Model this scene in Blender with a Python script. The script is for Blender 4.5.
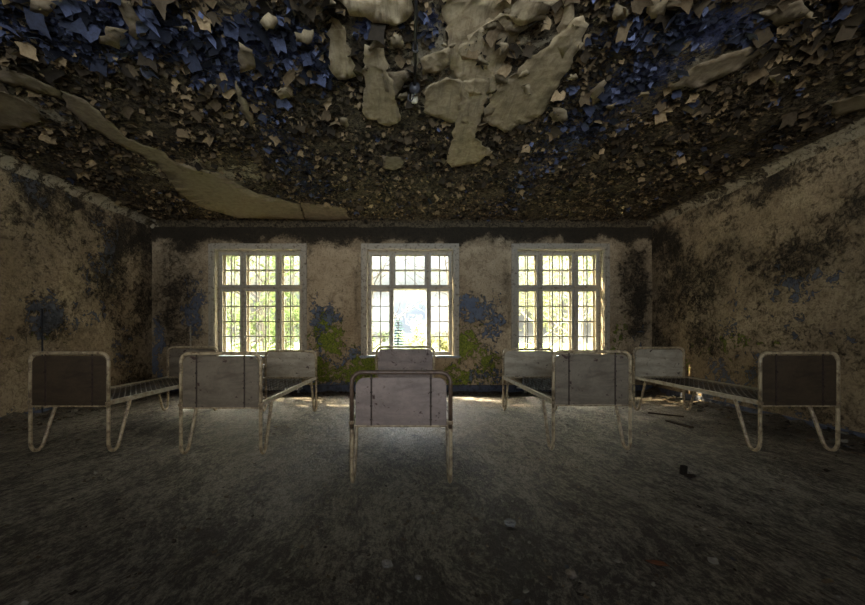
import bpy, bmesh, math, random
import numpy as np
from mathutils import Vector, noise as mn

for o in list(bpy.data.objects): bpy.data.objects.remove(o)
sc = bpy.context.scene
COL = sc.collection
random.seed(7); RNG = np.random.default_rng(7)

# ------------------------------------------------------------ camera, sky, sun, exposure
F = 355.0; EYE = 1.275; PX, PY = 411.0, 332.0
cam_d = bpy.data.cameras.new('camera'); cam = bpy.data.objects.new('camera', cam_d); COL.objects.link(cam)
cam.location = (0, 0, EYE); cam.rotation_euler = (math.pi/2, 0, 0)
cam_d.lens = F/865*36; cam_d.sensor_width = 36; cam_d.clip_start = .05; cam_d.clip_end = 400
cam_d.shift_x = (432.5-PX)/865; cam_d.shift_y = (PY-302.5)/865
sc.camera = cam
sc.view_settings.view_transform = 'Standard'; sc.view_settings.look = 'None'
sc.view_settings.gamma = 1; sc.view_settings.use_curve_mapping = False
sc.view_settings.exposure = 0.7

SKY_REAR_FILL = 8.0
SKY_HORIZON, SKY_ZENITH, SKY_LOW_FILL = .55, 135.0, 4.5
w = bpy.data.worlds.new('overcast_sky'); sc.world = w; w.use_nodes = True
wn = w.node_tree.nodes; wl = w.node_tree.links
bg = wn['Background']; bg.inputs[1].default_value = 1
tc = wn.new('ShaderNodeTexCoord'); nz = wn.new('ShaderNodeTexNoise'); nz.inputs['Scale'].default_value = 2.2; nz.inputs['Detail'].default_value = 5
cr = wn.new('ShaderNodeValToRGB'); cr.color_ramp.elements[0].position = .38; cr.color_ramp.elements[1].position = .62
cr.color_ramp.elements[0].color = (.74, .87, 1, 1); cr.color_ramp.elements[1].color = (1, .97, .91, 1)
wl.new(tc.outputs['Generated'], nz.inputs['Vector']); wl.new(nz.outputs['Fac'], cr.inputs['Fac']); wl.new(cr.outputs['Color'], bg.inputs['Color'])
sx_ = wn.new('ShaderNodeSeparateXYZ'); wl.new(tc.outputs['Generated'], sx_.inputs[0])      # overcast: brighter overhead than at the horizon
def wmath(op, a, b, c=0):
    q = wn.new('ShaderNodeMath'); q.operation = op
    for i, v in enumerate((a, b, c)):
        if isinstance(v, (int, float)): q.inputs[i].default_value = v
        else: wl.new(v, q.inputs[i])
    return q.outputs[0]
up = wmath('MAXIMUM', sx_.outputs[2], 0); dn = wmath('MINIMUM', wmath('MULTIPLY', sx_.outputs[2], -8), 1); dn = wmath('MAXIMUM', dn, 0)
st_ = wmath('ADD', wmath('MULTIPLY_ADD', wmath('POWER', up, 2.6), SKY_ZENITH, SKY_HORIZON), wmath('MULTIPLY', dn, SKY_LOW_FILL))  # glow below the horizon added to light the near ceiling
st_ = wmath('ADD', st_, wmath('MULTIPLY', wmath('MAXIMUM', wmath('MULTIPLY', sx_.outputs[1], -1), 0), SKY_REAR_FILL))   # sky behind the viewer brightened as fill for the back wall
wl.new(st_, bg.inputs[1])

sd = bpy.data.lights.new('sun', 'SUN'); sd.energy = 34; sd.color = (1, .86, .62); sd.angle = .009
sun = bpy.data.objects.new('sun', sd); COL.objects.link(sun); sun.location = (-12, 18, 12)
sun.rotation_euler = Vector((1.25, -1.0, -1.65)).to_track_quat('-Z', 'Y').to_euler()

# room measures (metres): camera at the origin, looking along +Y
XL, XR, YB, YF, HC = -5.5, 5.12, 7.54, -1.9, EYE+2.36
WIN = [(-3.25, 'window_1'), (-.02, 'window_2'), (3.17, 'window_3')]
OW, SILL, HEAD = .93, .77, 3.04     # half width, bottom and top of each opening
WT = .42                            # thickness of the window wall
for cx, nm in WIN:                  # sky portals: they add no light, they only guide sampling
    ld = bpy.data.lights.new('portal_'+nm, 'AREA'); ld.shape = 'RECTANGLE'; ld.size = 2*OW; ld.size_y = HEAD-SILL
    ld.cycles.is_portal = True
    lo = bpy.data.objects.new('portal_'+nm, ld); COL.objects.link(lo)
    lo.location = (cx, YB+WT+.03, (HEAD+SILL)/2); lo.rotation_euler = (-math.pi/2, 0, 0)
# unseen opening added behind the camera to fill bed fronts and back wall
RW = (-1.9, 1.9, 1.3, 3.4)
ld = bpy.data.lights.new('portal_rear', 'AREA'); ld.shape = 'RECTANGLE'; ld.size = RW[1]-RW[0]; ld.size_y = RW[3]-RW[2]; ld.cycles.is_portal = True
lo = bpy.data.objects.new('portal_rear', ld); COL.objects.link(lo)
lo.location = ((RW[0]+RW[1])/2, YF-.22, (RW[2]+RW[3])/2); lo.rotation_euler = (math.pi/2, 0, 0)

# ------------------------------------------------------------ helpers
def link(o): COL.objects.link(o); return o
def mesh_obj(name, verts, faces, mat=None, parent=None, smooth=False):
    me = bpy.data.meshes.new(name); me.from_pydata([tuple(map(float, v)) for v in verts], [], faces); me.update()
    if mat: me.materials.append(mat)
    if smooth: me.polygons.foreach_set('use_smooth', [True]*len(me.polygons))
    o = link(bpy.data.objects.new(name, me))
    if parent: o.parent = parent
    return o
def empty(name, loc=(0, 0, 0)):
    o = link(bpy.data.objects.new(name, None)); o.location = loc; o.empty_display_size = .1; return o
def tag(o, label=None, cat=None, group=None, kind=None):
    if label: o['label'] = label
    if cat: o['category'] = cat
    if group: o['group'] = group
    if kind: o['kind'] = kind
    return o
class MB:
    def __init__(s): s.v = []; s.f = []
    def add(s, vs, fs):
        n = len(s.v); s.v += [tuple(v) for v in vs]; s.f += [tuple(i+n for i in f) for f in fs]; return s
    def box(s, x0, x1, y0, y1, z0, z1, b=0):
        if b <= 0:
            vs = [(x, y, z) for z in (z0, z1) for y in (y0, y1) for x in (x0, x1)]
            return s.add(vs, [(0,2,3,1), (4,5,7,6), (0,1,5,4), (2,6,7,3), (0,4,6,2), (1,3,7,5)])
        bm = bmesh.new(); bmesh.ops.create_cube(bm, size=1)
        for v in bm.verts:
            v.co = Vector(((x0+x1)/2+v.co.x*(x1-x0), (y0+y1)/2+v.co.y*(y1-y0), (z0+z1)/2+v.co.z*(z1-z0)))
        bmesh.ops.bevel(bm, geom=bm.edges[:], offset=b, segments=2, affect='EDGES', profile=.5)
        bm.verts.index_update()
        s.add([v.co[:] for v in bm.verts], [tuple(v.index for v in f.verts) for f in bm.faces]); bm.free(); return s
    def tube(s, pts, r, n=10, cap=True):
        P = [Vector(p) for p in pts]; R = r if isinstance(r, (list, tuple)) else [r]*len(P)
        t0 = (P[1]-P[0]).normalized(); a = Vector((0, 0, 1)) if abs(t0.z) < .9 else Vector((1, 0, 0))
        u = t0.cross(a).normalized(); rings = []
        for i, p in enumerate(P):
            t = (P[min(i+1, len(P)-1)]-P[max(i-1, 0)]).normalized()
            u = (u-t*u.dot(t)).normalized(); v = t.cross(u)
            rings.append([p+(u*math.cos(k*2*math.pi/n)+v*math.sin(k*2*math.pi/n))*R[i] for k in range(n)])
        vs = [q for rr in rings for q in rr]; fs = []
        for i in range(len(P)-1):
            for k in range(n): fs.append((i*n+k, i*n+(k+1) % n, (i+1)*n+(k+1) % n, (i+1)*n+k))
        if cap: fs += [tuple(range(n))[::-1], tuple(range((len(P)-1)*n, len(P)*n))]
        return s.add(vs, fs)
    def build(s, name, mat, parent=None, smooth=False): return mesh_obj(name, s.v, s.f, mat, parent, smooth)
def catmull(pts, k=6):
    P = [Vector(p) for p in pts]; P = [2*P[0]-P[1]]+P+[2*P[-1]-P[-2]]; out = []
    for i in range(1, len(P)-2):
        for j in range(k):
            t = j/k; a, b, c, d = P[i-1], P[i], P[i+1], P[i+2]
            out.append(.5*((2*b)+(c-a)*t+(2*a-5*b+4*c-d)*t*t+(3*b-a-3*c+d)*t**3))
    out.append(P[-2]); return out

# ------------------------------------------------------------ materials
class NT:
    def __init__(s, name, rough=.85, spec=.25):
        s.m = bpy.data.materials.new(name); s.m.use_nodes = True; s.t = s.m.node_tree
        s.b = s.t.nodes['Principled BSDF']; s.b.inputs['Roughness'].default_value = rough
        s.b.inputs['Specular IOR Level'].default_value = spec
        s.co = s.n('ShaderNodeTexCoord').outputs['Object']
    def n(s, t): return s.t.nodes.new(t)
    def l(s, a, b): s.t.links.new(a, b)
    def mapped(s, scale, rot=(0, 0, 0)):
        m = s.n('ShaderNodeMapping'); m.inputs['Scale'].default_value = scale; m.inputs['Rotation'].default_value = rot
        s.l(s.co, m.inputs['Vector']); return m.outputs[0]
    def noise(s, scale, detail=6, rough=.6, dist=0, vec=None):
        q = s.n('ShaderNodeTexNoise'); q.inputs['Scale'].default_value = scale; q.inputs['Detail'].default_value = detail
        q.inputs['Roughness'].default_value = rough; q.inputs['Distortion'].default_value = dist
        s.l(vec or s.co, q.inputs['Vector']); return q.outputs['Fac']
    def vor(s, scale, feat='F1', out='Distance', vec=None, rnd=1):
        q = s.n('ShaderNodeTexVoronoi'); q.feature = feat; q.inputs['Scale'].default_value = scale; q.inputs['Randomness'].default_value = rnd
        s.l(vec or s.co, q.inputs['Vector']); return q.outputs[out]
    def math(s, op, a, b=0, c=0, clamp=False):
        q = s.n('ShaderNodeMath'); q.operation = op; q.use_clamp = clamp
        for i, v in enumerate((a, b, c)):
            if isinstance(v, (int, float)): q.inputs[i].default_value = v
            else: s.l(v, q.inputs[i])
        return q.outputs[0]
    def ramp(s, f, a, b):
        q = s.n('ShaderNodeMapRange'); q.inputs[1].default_value = a; q.inputs[2].default_value = b; s.l(f, q.inputs[0]); return q.outputs[0]
    def mix(s, f, a, b):
        q = s.n('ShaderNodeMix'); q.data_type = 'RGBA'
        for i, v in ((0, f), (6, a), (7, b)):
            if isinstance(v, (int, float)): q.inputs[i].default_value = v
            elif isinstance(v, tuple): q.inputs[i].default_value = (*v, 1)
            else: s.l(v, q.inputs[i])
        return q.outputs[2]
    def attr(s, name):
        q = s.n('ShaderNodeAttribute'); q.attribute_name = name; sp = s.n('ShaderNodeSeparateColor'); s.l(q.outputs['Color'], sp.inputs[0]); return q, sp.outputs
    def bump(s, h, st=.5, d=.01):
        q = s.n('ShaderNodeBump'); q.inputs['Strength'].default_value = st; q.inputs['Distance'].default_value = d
        s.l(h, q.inputs['Height']); s.l(q.outputs[0], s.b.inputs['Normal'])
    def color(s, c):
        if isinstance(c, tuple): s.b.inputs['Base Color'].default_value = (*c, 1)
        else: s.l(c, s.b.inputs['Base Color'])
        return s

CREAM = (.53, .41, .26); CREAM2 = (.34, .25, .15); BLUE = (.125, .14, .18); GREEN = (.24, .27, .04); DARK = (.012, .010, .007)
def wall_mat():
    t = NT('peeling_wall_paint', .9, .15)
    _, m = t.attr('wear')                    # R green, G blue, B dark mould and painted shade
    big = t.noise(1.1, 6, .65, .5); mid = t.noise(5, 9, .72, .6); fin = t.noise(34, 7, .75); blo = t.noise(13, 9, .75, 1.2)
    c = t.mix(t.ramp(big, .35, .62), CREAM, CREAM2)
    c = t.mix(t.math('MULTIPLY', t.ramp(mid, .5, .66), .6), c, (.13, .085, .045))
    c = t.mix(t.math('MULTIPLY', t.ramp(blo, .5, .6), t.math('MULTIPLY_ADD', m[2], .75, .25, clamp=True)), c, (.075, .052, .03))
    c = t.mix(t.math('MULTIPLY', t.ramp(fin, .5, .68), .6), c, (.06, .045, .028))
    n1 = t.noise(8, 10, .7, .7); n2 = t.noise(10, 10, .7, .9)
    def cover(n, m, th): return t.math('SUBTRACT', t.math('ADD', t.math('MULTIPLY', t.math('SUBTRACT', n, .5), 3.4), t.math('MULTIPLY', m, .95)), th)
    eg, eb = cover(n1, m[0], .68), cover(n2, m[1], .66)
    g = t.ramp(eg, 0, .03); b = t.ramp(eb, 0, .03)
    c = t.mix(g, c, t.mix(t.ramp(fin, .42, .65), GREEN, (.05, .065, .015)))
    c = t.mix(b, c, t.mix(t.ramp(blo, .45, .62), BLUE, (.15, .175, .22)))
    def rim(e, w_): return t.math('SUBTRACT', 1, t.ramp(t.math('ABSOLUTE', t.math('ADD', e, .03)), w_*.35, w_), clamp=True)
    c = t.mix(t.math('MULTIPLY', t.math('MAXIMUM', rim(eb, .055), rim(eg, .045)), .85), c, DARK)
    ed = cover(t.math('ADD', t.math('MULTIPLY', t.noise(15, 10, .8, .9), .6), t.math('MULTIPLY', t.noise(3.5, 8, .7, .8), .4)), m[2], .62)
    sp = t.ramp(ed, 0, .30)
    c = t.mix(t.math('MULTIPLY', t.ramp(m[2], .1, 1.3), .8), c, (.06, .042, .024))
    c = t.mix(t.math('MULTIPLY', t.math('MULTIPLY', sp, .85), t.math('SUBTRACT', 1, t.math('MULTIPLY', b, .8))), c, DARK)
    t.color(c)
    h = t.math('ADD', t.math('ADD', t.math('MULTIPLY', g, .5), t.math('MULTIPLY', b, .8)), t.math('ADD', t.math('ADD', fin, blo), t.math('MULTIPLY', sp, -.9)))
    t.bump(h, 1, .018); return t.m
def ceiling_mat():
    t = NT('mouldy_ceiling_plaster', .9, .1)
    _, m = t.attr('wear')                    # R cream, G blue
    n1 = t.noise(5, 9, .72, .6, t.mapped((1, .8, 1))); n2 = t.noise(22, 8, .75, .7)
    v = t.vor(16, 'DISTANCE_TO_EDGE', 'Distance')
    c = t.mix(t.ramp(n2, .42, .60), (.13, .10, .06), (.016, .012, .008))
    c = t.mix(t.ramp(t.math('ADD', n1, t.math('MULTIPLY', m[0], .4)), .66, .70), c, (.30, .25, .17))
    c = t.mix(t.math('MULTIPLY', t.ramp(t.math('ADD', n2, t.math('MULTIPLY', m[1], .35)), .66, .72), .8), c, (.05, .065, .15))
    c = t.mix(t.math('MULTIPLY', t.ramp(n2, .54, .60), .75), c, (.01, .008, .006))
    t.color(c); t.bump(t.math('ADD', t.math('MULTIPLY', n2, 1.4), n1), 1, .03); return t.m
def flake_mat(name='paint_flake', big=False):
    t = NT(name, .8, .2)
    a, m = t.attr('tint')
    f = t.noise(30 if not big else 14, 8, .7, .5)
    base = t.n('ShaderNodeMix'); base.data_type = 'RGBA'; base.blend_type = 'MULTIPLY'; base.inputs[0].default_value = .75
    t.l(a.outputs['Color'], base.inputs[6])
    rr = t.mix(t.ramp(f, .38, .66), (1, 1, 1), (.42, .36, .28)); t.l(rr, base.inputs[7])
    c = base.outputs[2]
    if big:
        st = t.noise(5, 6, .6, .3, t.mapped((5, .5, 1), (0, 0, .15)))
        c = t.mix(t.math('MULTIPLY', t.ramp(st, .52, .68), .55), c, (.12, .09, .055))
        t.bump(t.math('ADD', f, st), .6, .008)
    t.color(c); return t.m
def floor_mat():
    t = NT('dusty_debris_floor', .58, .5)
    warp = t.n('ShaderNodeVectorMath'); warp.operation = 'ADD'
    wq = t.n('ShaderNodeTexNoise'); wq.inputs['Scale'].default_value = .7; wq.inputs['Detail'].default_value = 2; t.l(t.co, wq.inputs['Vector'])
    sc_ = t.n('ShaderNodeVectorMath'); sc_.operation = 'SCALE'; sc_.inputs[3].default_value = .7; t.l(wq.outputs['Color'], sc_.inputs[0])
    t.l(t.co, warp.inputs[0]); t.l(sc_.outputs[0], warp.inputs[1])
    mp = t.n('ShaderNodeMapping'); mp.inputs['Scale'].default_value = (1.5, .6, 1); mp.inputs['Rotation'].default_value = (0, 0, .55); t.l(warp.outputs[0], mp.inputs['Vector'])
    st = t.noise(22, 11, .82, .25, mp.outputs[0]); st2 = t.noise(9, 10, .82, .5); fin = t.noise(70, 6, .7)
    mp2 = t.n('ShaderNodeMapping'); mp2.inputs['Scale'].default_value = (2.2, .9, 1); mp2.inputs['Rotation'].default_value = (0, 0, -.5); t.l(warp.outputs[0], mp2.inputs['Vector'])
    st3 = t.noise(1.6, 6, .65, .6, mp2.outputs[0])
    dust = t.ramp(t.math('ADD', t.math('MULTIPLY', st3, .24), t.math('ADD', t.math('MULTIPLY', st, .5), t.math('MULTIPLY', st2, .26))), .468, .548)
    c = t.mix(dust, (.034, .022, .012), (.36, .32, .245))
    c = t.mix(t.math('MULTIPLY', t.ramp(fin, .46, .6), .6), c, (.05, .036, .022))
    _, m = t.attr('wear')
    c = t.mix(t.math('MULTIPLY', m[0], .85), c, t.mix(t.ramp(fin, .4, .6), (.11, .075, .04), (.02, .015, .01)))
    t.color(c)
    t.bump(t.math('ADD', t.math('MULTIPLY', st, 1.3), t.math('MULTIPLY', fin, .4)), 1, .05); return t.m
def simple(name, col, col2=None, rough=.6, scale=25, spec=.3, metal=0, lo=.45, hi=.65, bump=.2, dist=.004):
    t = NT(name, rough, spec); t.b.inputs['Metallic'].default_value = metal
    f = t.noise(scale, 7, .7, .4)
    t.color(t.mix(t.ramp(f, lo, hi), col, col2 or tuple(x*.6 for x in col))); t.bump(f, bump, dist); return t.m
M_WALL = wall_mat(); M_CEIL = ceiling_mat(); M_FLOOR = floor_mat(); M_FLAKE = flake_mat(); M_SHEET = flake_mat('peeled_sheet', True)
M_TUBE = simple('yellowed_enamel_tube', (.46, .36, .22), (.17, .12, .07), .32, 16, .5, lo=.44, hi=.6)
M_TUBED = simple('browned_enamel_tube', (.11, .07, .045), (.05, .03, .02), .42, 18, .5, lo=.45, hi=.65)
def panel_mat(name, a, b, rust=.68):
    t = NT(name, .55, .35); f = t.noise(3.5, 8, .65, .5, t.mapped((1, 1, 3))); g = t.noise(26, 8, .7, .4)
    c = t.mix(t.ramp(f, .4, .65), a, b); c = t.mix(t.math('MULTIPLY', t.ramp(g, .5, .7), .45), c, tuple(x*.45 for x in a))
    c = t.mix(t.ramp(t.noise(9, 9, .7, 1), rust, rust+.04), c, (.05, .025, .018)); t.color(c); t.bump(g, .25, .003); return t.m
M_PAN_G = panel_mat('grey_enamel_panel', (.20, .162, .115), (.12, .094, .064), .59)
M_PAN_P = panel_mat('greyish_violet_enamel_panel', (.26, .20, .17), (.17, .128, .11), .585)
M_PAN_B = panel_mat('brown_stained_panel', (.072, .05, .03), (.042, .029, .018))
M_PAN_W = panel_mat('whitish_enamel_panel', (.50, .43, .32), (.32, .265, .19), .61)
M_STRAP = simple('rusty_strap', (.06, .04, .03), (.025, .017, .012), .7)
M_WIRE = simple('dark_spring_wire', (.07, .06, .05), (.03, .022, .018), .5, 30, .4, .5)
M_WIREL = simple('pale_spring_wire', (.30, .24, .15), (.16, .11, .07), .5, 30, .4, .3)
M_RAIL = simple('cream_angle_rail', (.43, .38, .28), (.26, .20, .13), .45, 14)
M_WOOD = simple('flaking_white_window_paint', (.33, .285, .215), (.13, .095, .06), .6, 16, lo=.52, hi=.64, bump=.5)
M_WOODF = simple('weathered_white_sash_paint', (.36, .33, .27), (.2, .165, .12), .6, 16, lo=.5, hi=.7)
M_SILL = simple('pale_blue_sill_paint', (.30, .33, .38), (.18, .18, .17), .6, 14)
M_BASE = simple('slate_blue_baseboard', (.075, .085, .12), (.03, .03, .035), .7, 12, bump=.5)
M_RAD = simple('grey_radiator_iron', (.42, .43, .43), (.16, .13, .10), .5, 14)
M_PIPE = simple('dark_conduit', (.035, .035, .04), (.015, .012, .01), .5, 14)
def glass_mat():
    m = bpy.data.materials.new('dusty_window_glass'); m.use_nodes = True; t = m.node_tree; t.nodes.clear()
    o = t.nodes.new('ShaderNodeOutputMaterial'); tr = t.nodes.new('ShaderNodeBsdfTransparent'); gl = t.nodes.new('ShaderNodeBsdfGlossy'); mx = t.nodes.new('ShaderNodeMixShader')
    tr.inputs[0].default_value = (.90, .885, .84, 1); gl.inputs['Roughness'].default_value = .08; mx.inputs[0].default_value = .06
    t.links.new(tr.outputs[0], mx.inputs[1]); t.links.new(gl.outputs[0], mx.inputs[2]); t.links.new(mx.outputs[0], o.inputs[0]); return m
M_GLASS = glass_mat()

# ------------------------------------------------------------ wear and painted shade on walls
def on_back(px, py, rx, ry):     # centre and radii of a stain on the window wall, in wall metres (x, height)
    k = YB/F; return ((px-PX)*k, EYE+(PY-py)*k, rx*k, ry*k)
def on_side(X, px, py, rx, ry):  # same on a side wall: (depth y, height)
    y = X*F/(px-PX); k = y/F; return (y, EYE+(PY-py)*k, rx*y/abs(px-PX), ry*k)
def on_ceil(px, py, rx, ry, rot=0):
    y = F*(HC-EYE)/(PY-py); k = y/F; return ((px-PX)*k, y, rx*k, ry*y/(PY-py))
def field(u, v, blobs, warp=0):
    a = np.zeros_like(u)
    if warp:
        du = np.array([mn.noise(Vector((x*1.6, y*1.6, 31)))*.32+mn.noise(Vector((x*5.5, y*5.5, 32)))*.16 for x, y in zip(u, v)])
        dv = np.array([mn.noise(Vector((x*1.6, y*1.6, 41)))*.32+mn.noise(Vector((x*5.5, y*5.5, 42)))*.16 for x, y in zip(u, v)])
        u = u+du*warp; v = v+dv*warp
    for (cu, cv, ru, rv, wt) in blobs:
        a = np.maximum(a, wt*np.exp(-(((u-cu)/ru)**2+((v-cv)/rv)**2)))
    return a
def set_attr(me, name, rgb):
    ca = me.color_attributes.new(name, 'FLOAT_COLOR', 'POINT')
    ca.data.foreach_set('color', np.concatenate([rgb, np.ones((len(rgb), 1))], 1).astype(np.float32).ravel())
def grid_lines(a, b, step, cuts=()):
    pts = sorted(set([a, b]+[c for c in cuts if a < c < b])); out = []
    for p, q in zip(pts, pts[1:]):
        n = max(1, round((q-p)/step)); out += [p+(q-p)*i/n for i in range(n)]
    return out+[b]
def sheet(name, us, vs, pos, out, thick, holes=(), amp=.006, mat=M_WALL, disp=None):
    """A wall: grid over (u,v), solid, with openings; pos(u,v) gives the inner face, out is the outward direction."""
    U, V = np.meshgrid(us, vs); nu, nv = len(us), len(vs)
    verts = [Vector(pos(u, v)) for u, v in zip(U.ravel(), V.ravel())]
    O = Vector(out)
    for i, (u, v) in enumerate(zip(U.ravel(), V.ravel())):
        edge = any(h[0]-1e-4 <= u <= h[1]+1e-4 and h[2]-1e-4 <= v <= h[3]+1e-4 for h in holes)
        if not edge: verts[i] = verts[i]+O*(mn.noise(verts[i]*1.7)*amp+mn.noise(verts[i]*9)*amp*.5)
        if disp: verts[i] = verts[i]+O*disp(verts[i])
    back = [v+O*thick for v in (Vector(pos(u, w_)) for u, w_ in zip(U.ravel(), V.ravel()))]
    N = len(verts); faces = []; edges = {}
    for j in range(nv-1):
        for i in range(nu-1):
            cu, cv = (us[i]+us[i+1])/2, (vs[j]+vs[j+1])/2
            if any(h[0] < cu < h[1] and h[2] < cv < h[3] for h in holes): continue
            f = (j*nu+i, j*nu+i+1, (j+1)*nu+i+1, (j+1)*nu+i); faces.append(f)
            for a, b in zip(f, f[1:]+f[:1]):
                if (b, a) in edges: del edges[(b, a)]
                else: edges[(a, b)] = 1
    all_f = faces+[tuple(x+N for x in f[::-1]) for f in faces]+[(b, a, a+N, b+N) for a, b in edges]
    o = mesh_obj(name, verts+back, all_f, mat)
    tag(o, kind='structure')
    return o, np.concatenate([U.ravel()]*2), np.concatenate([V.ravel()]*2)

# window wall
cuts = [c for cx, _ in WIN for c in (cx-OW, cx+OW)]
holes = [(cx-OW, cx+OW, SILL, HEAD) for cx, _ in WIN]
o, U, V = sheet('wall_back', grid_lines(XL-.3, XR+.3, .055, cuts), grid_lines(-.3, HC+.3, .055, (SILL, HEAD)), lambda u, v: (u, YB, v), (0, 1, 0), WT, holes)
g = [(*on_back(325, 335, 22, 30), 1.05), (*on_back(350, 372, 26, 18), 1), (*on_back(372, 372, 40, 14), 1), (*on_back(470, 345, 22, 26), 1.0), (*on_back(485, 365, 18, 26), .95), (*on_back(455, 375, 18, 14), 1), (*on_back(618, 345, 9, 30), .8), (*on_back(320, 372, 20, 18), 1)]
b = [(*on_back(313, 315, 8, 28), .95), (*on_back(328, 318, 14, 16), .85), (*on_back(470, 308, 26, 14), 1.05), (*on_back(492, 325, 12, 34), .9), (*on_back(340, 355, 40, 9), .8), (*on_back(157, 350, 7, 40), 1.1), (*on_back(195, 310, 14, 28), 1), (*on_back(480, 375, 34, 10), .85), (*on_back(345, 385, 40, 7), .9), (*on_back(637, 350, 10, 40), .5)]
d = [(*on_back(410, 229, 1400, 16), 1.6), (*on_back(180, 245, 30, 16), 1.1), (*on_back(636, 290, 24, 80), 1.1), (*on_back(175, 300, 34, 90), .95), (*on_back(308, 260, 4, 40), .9), (*on_back(358, 300, 3, 60), .8), (*on_back(507, 290, 3, 60), .7)]  # top band and upper left: shade below the ceiling painted into the wall
nb = np.array([mn.noise(Vector((u*2.3, v*2.3, 5)))*.35 for u, v in zip(U, V)])
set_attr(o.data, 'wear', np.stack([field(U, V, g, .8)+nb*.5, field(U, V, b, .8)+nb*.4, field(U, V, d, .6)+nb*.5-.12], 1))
# side walls
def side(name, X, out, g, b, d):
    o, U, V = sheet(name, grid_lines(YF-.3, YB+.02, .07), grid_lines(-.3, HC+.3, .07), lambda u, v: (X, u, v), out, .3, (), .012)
    nb = np.array([mn.noise(Vector((u*1.5, v*1.5, X)))*.5 for u, v in zip(U, V)])
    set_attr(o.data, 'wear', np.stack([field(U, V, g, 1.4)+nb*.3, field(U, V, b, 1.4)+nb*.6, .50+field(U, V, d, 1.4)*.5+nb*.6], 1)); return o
S = lambda *a: on_side(XL, *a)
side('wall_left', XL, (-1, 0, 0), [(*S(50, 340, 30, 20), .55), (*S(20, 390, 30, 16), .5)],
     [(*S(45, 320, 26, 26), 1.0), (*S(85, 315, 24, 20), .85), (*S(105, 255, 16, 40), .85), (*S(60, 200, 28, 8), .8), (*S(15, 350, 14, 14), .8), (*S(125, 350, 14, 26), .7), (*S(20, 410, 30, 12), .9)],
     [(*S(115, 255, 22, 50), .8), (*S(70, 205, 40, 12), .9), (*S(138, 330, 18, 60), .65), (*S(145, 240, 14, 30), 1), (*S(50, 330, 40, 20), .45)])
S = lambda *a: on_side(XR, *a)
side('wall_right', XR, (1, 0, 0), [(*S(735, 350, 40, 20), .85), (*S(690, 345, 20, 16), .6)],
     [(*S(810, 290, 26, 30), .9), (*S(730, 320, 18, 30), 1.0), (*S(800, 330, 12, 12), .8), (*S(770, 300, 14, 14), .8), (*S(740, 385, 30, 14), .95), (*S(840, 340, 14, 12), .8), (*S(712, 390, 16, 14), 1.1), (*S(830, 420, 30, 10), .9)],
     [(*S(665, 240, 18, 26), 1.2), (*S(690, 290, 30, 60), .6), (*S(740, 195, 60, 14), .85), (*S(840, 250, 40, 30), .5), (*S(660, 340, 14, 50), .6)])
o, U, V = sheet('wall_front', grid_lines(XL-.3, XR+.3, .3, RW[:2]), grid_lines(-.3, HC+.3, .3, RW[2:]), lambda u, v: (u, YF, v), (0, -1, 0), .2, [RW])
set_attr(o.data, 'wear', np.stack([U*0, U*0+.1, U*0+.3], 1))

tag(MB().box(-4.5, 4.5, YF-6.2, YF-.2, RW[3]+.02, RW[3]+.14).build('sky_blocker_1', M_BASE), kind='structure')   # unseen slab added to block the high sky from the rear opening
# ceiling: rough plaster with coved edges
def cdisp(p):
    return (mn.noise(Vector((p.x*3, p.y*3, 1)))*.02+mn.noise(Vector((p.x*11, p.y*11, 4)))*.016)
us, vs = grid_lines(XL-.02, XR+.02, .07), grid_lines(YF-.02, YB+.02, .06)
def cpos(u, v):
    R = .17; drop = 0
    for dd in (u-XL, XR-u, YB-v):
        if dd < R: q = 1-max(dd, 0)/R; drop = max(drop, R*(1-math.sqrt(max(0, 1-q*q))))
    return (u, v, HC-drop)
o, U, V = sheet('ceiling', us, vs, cpos, (0, 0, 1), .25, (), .004, M_CEIL, cdisp)
cb = [(*on_ceil(110, 30, 120, 36), 1.0), (*on_ceil(230, 60, 60, 50), .85), (*on_ceil(270, 40, 60, 30), 1.0), (*on_ceil(690, 30, 90, 28), 1.0), (*on_ceil(640, 80, 40, 40), .9), (*on_ceil(590, 120, 30, 50), .7), (*on_ceil(320, 60, 16, 30), .9), (*on_ceil(365, 25, 14, 10), .9), (-1.6, 4.6, .3, 2.6, .5), (1.8, 4.6, .35, 2.6, .5), (*on_ceil(430, 22, 20, 14), .8)]
cc = [(*on_ceil(470, 60, 90, 60), .8), (*on_ceil(20, 110, 40, 20), 1), (*on_ceil(200, 175, 60, 14), .8), (*on_ceil(740, 70, 120, 40), .55), (*on_ceil(850, 105, 30, 14), .9), (*on_ceil(60, 60, 60, 40), .4)]
cove = np.where((U > XR-.16) | (U < XL+.16), .5, 0)
set_attr(o.data, 'wear', np.stack([np.maximum(field(U, V, cc), cove), field(U, V, cb), U*0], 1))

# floor: debris heaped along the walls
def fdisp(p):
    e = min(p.x-XL, XR-p.x); b = YB-p.y
    n = .5+.9*mn.noise(Vector((p.x*2.1, p.y*2.1, 9)))+.5*mn.noise(Vector((p.x*7, p.y*7, 3)))
    h = max(0, n)*(.13*math.exp(-(max(e, 0)/.30)**2)+.06*math.exp(-(max(b, 0)/.22)**2))
    return -(h+mn.noise(Vector((p.x*6, p.y*6, 0)))*.004+mn.noise(Vector((p.x*19, p.y*19, 2)))*.004)
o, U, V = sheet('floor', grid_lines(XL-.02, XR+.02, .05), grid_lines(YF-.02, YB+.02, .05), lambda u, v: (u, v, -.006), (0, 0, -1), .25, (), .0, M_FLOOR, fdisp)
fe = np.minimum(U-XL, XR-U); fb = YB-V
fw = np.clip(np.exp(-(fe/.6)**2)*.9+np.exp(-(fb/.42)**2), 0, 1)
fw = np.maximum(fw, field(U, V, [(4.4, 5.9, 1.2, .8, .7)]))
set_attr(o.data, 'wear', np.stack([fw, fw, fw], 1))
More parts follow.
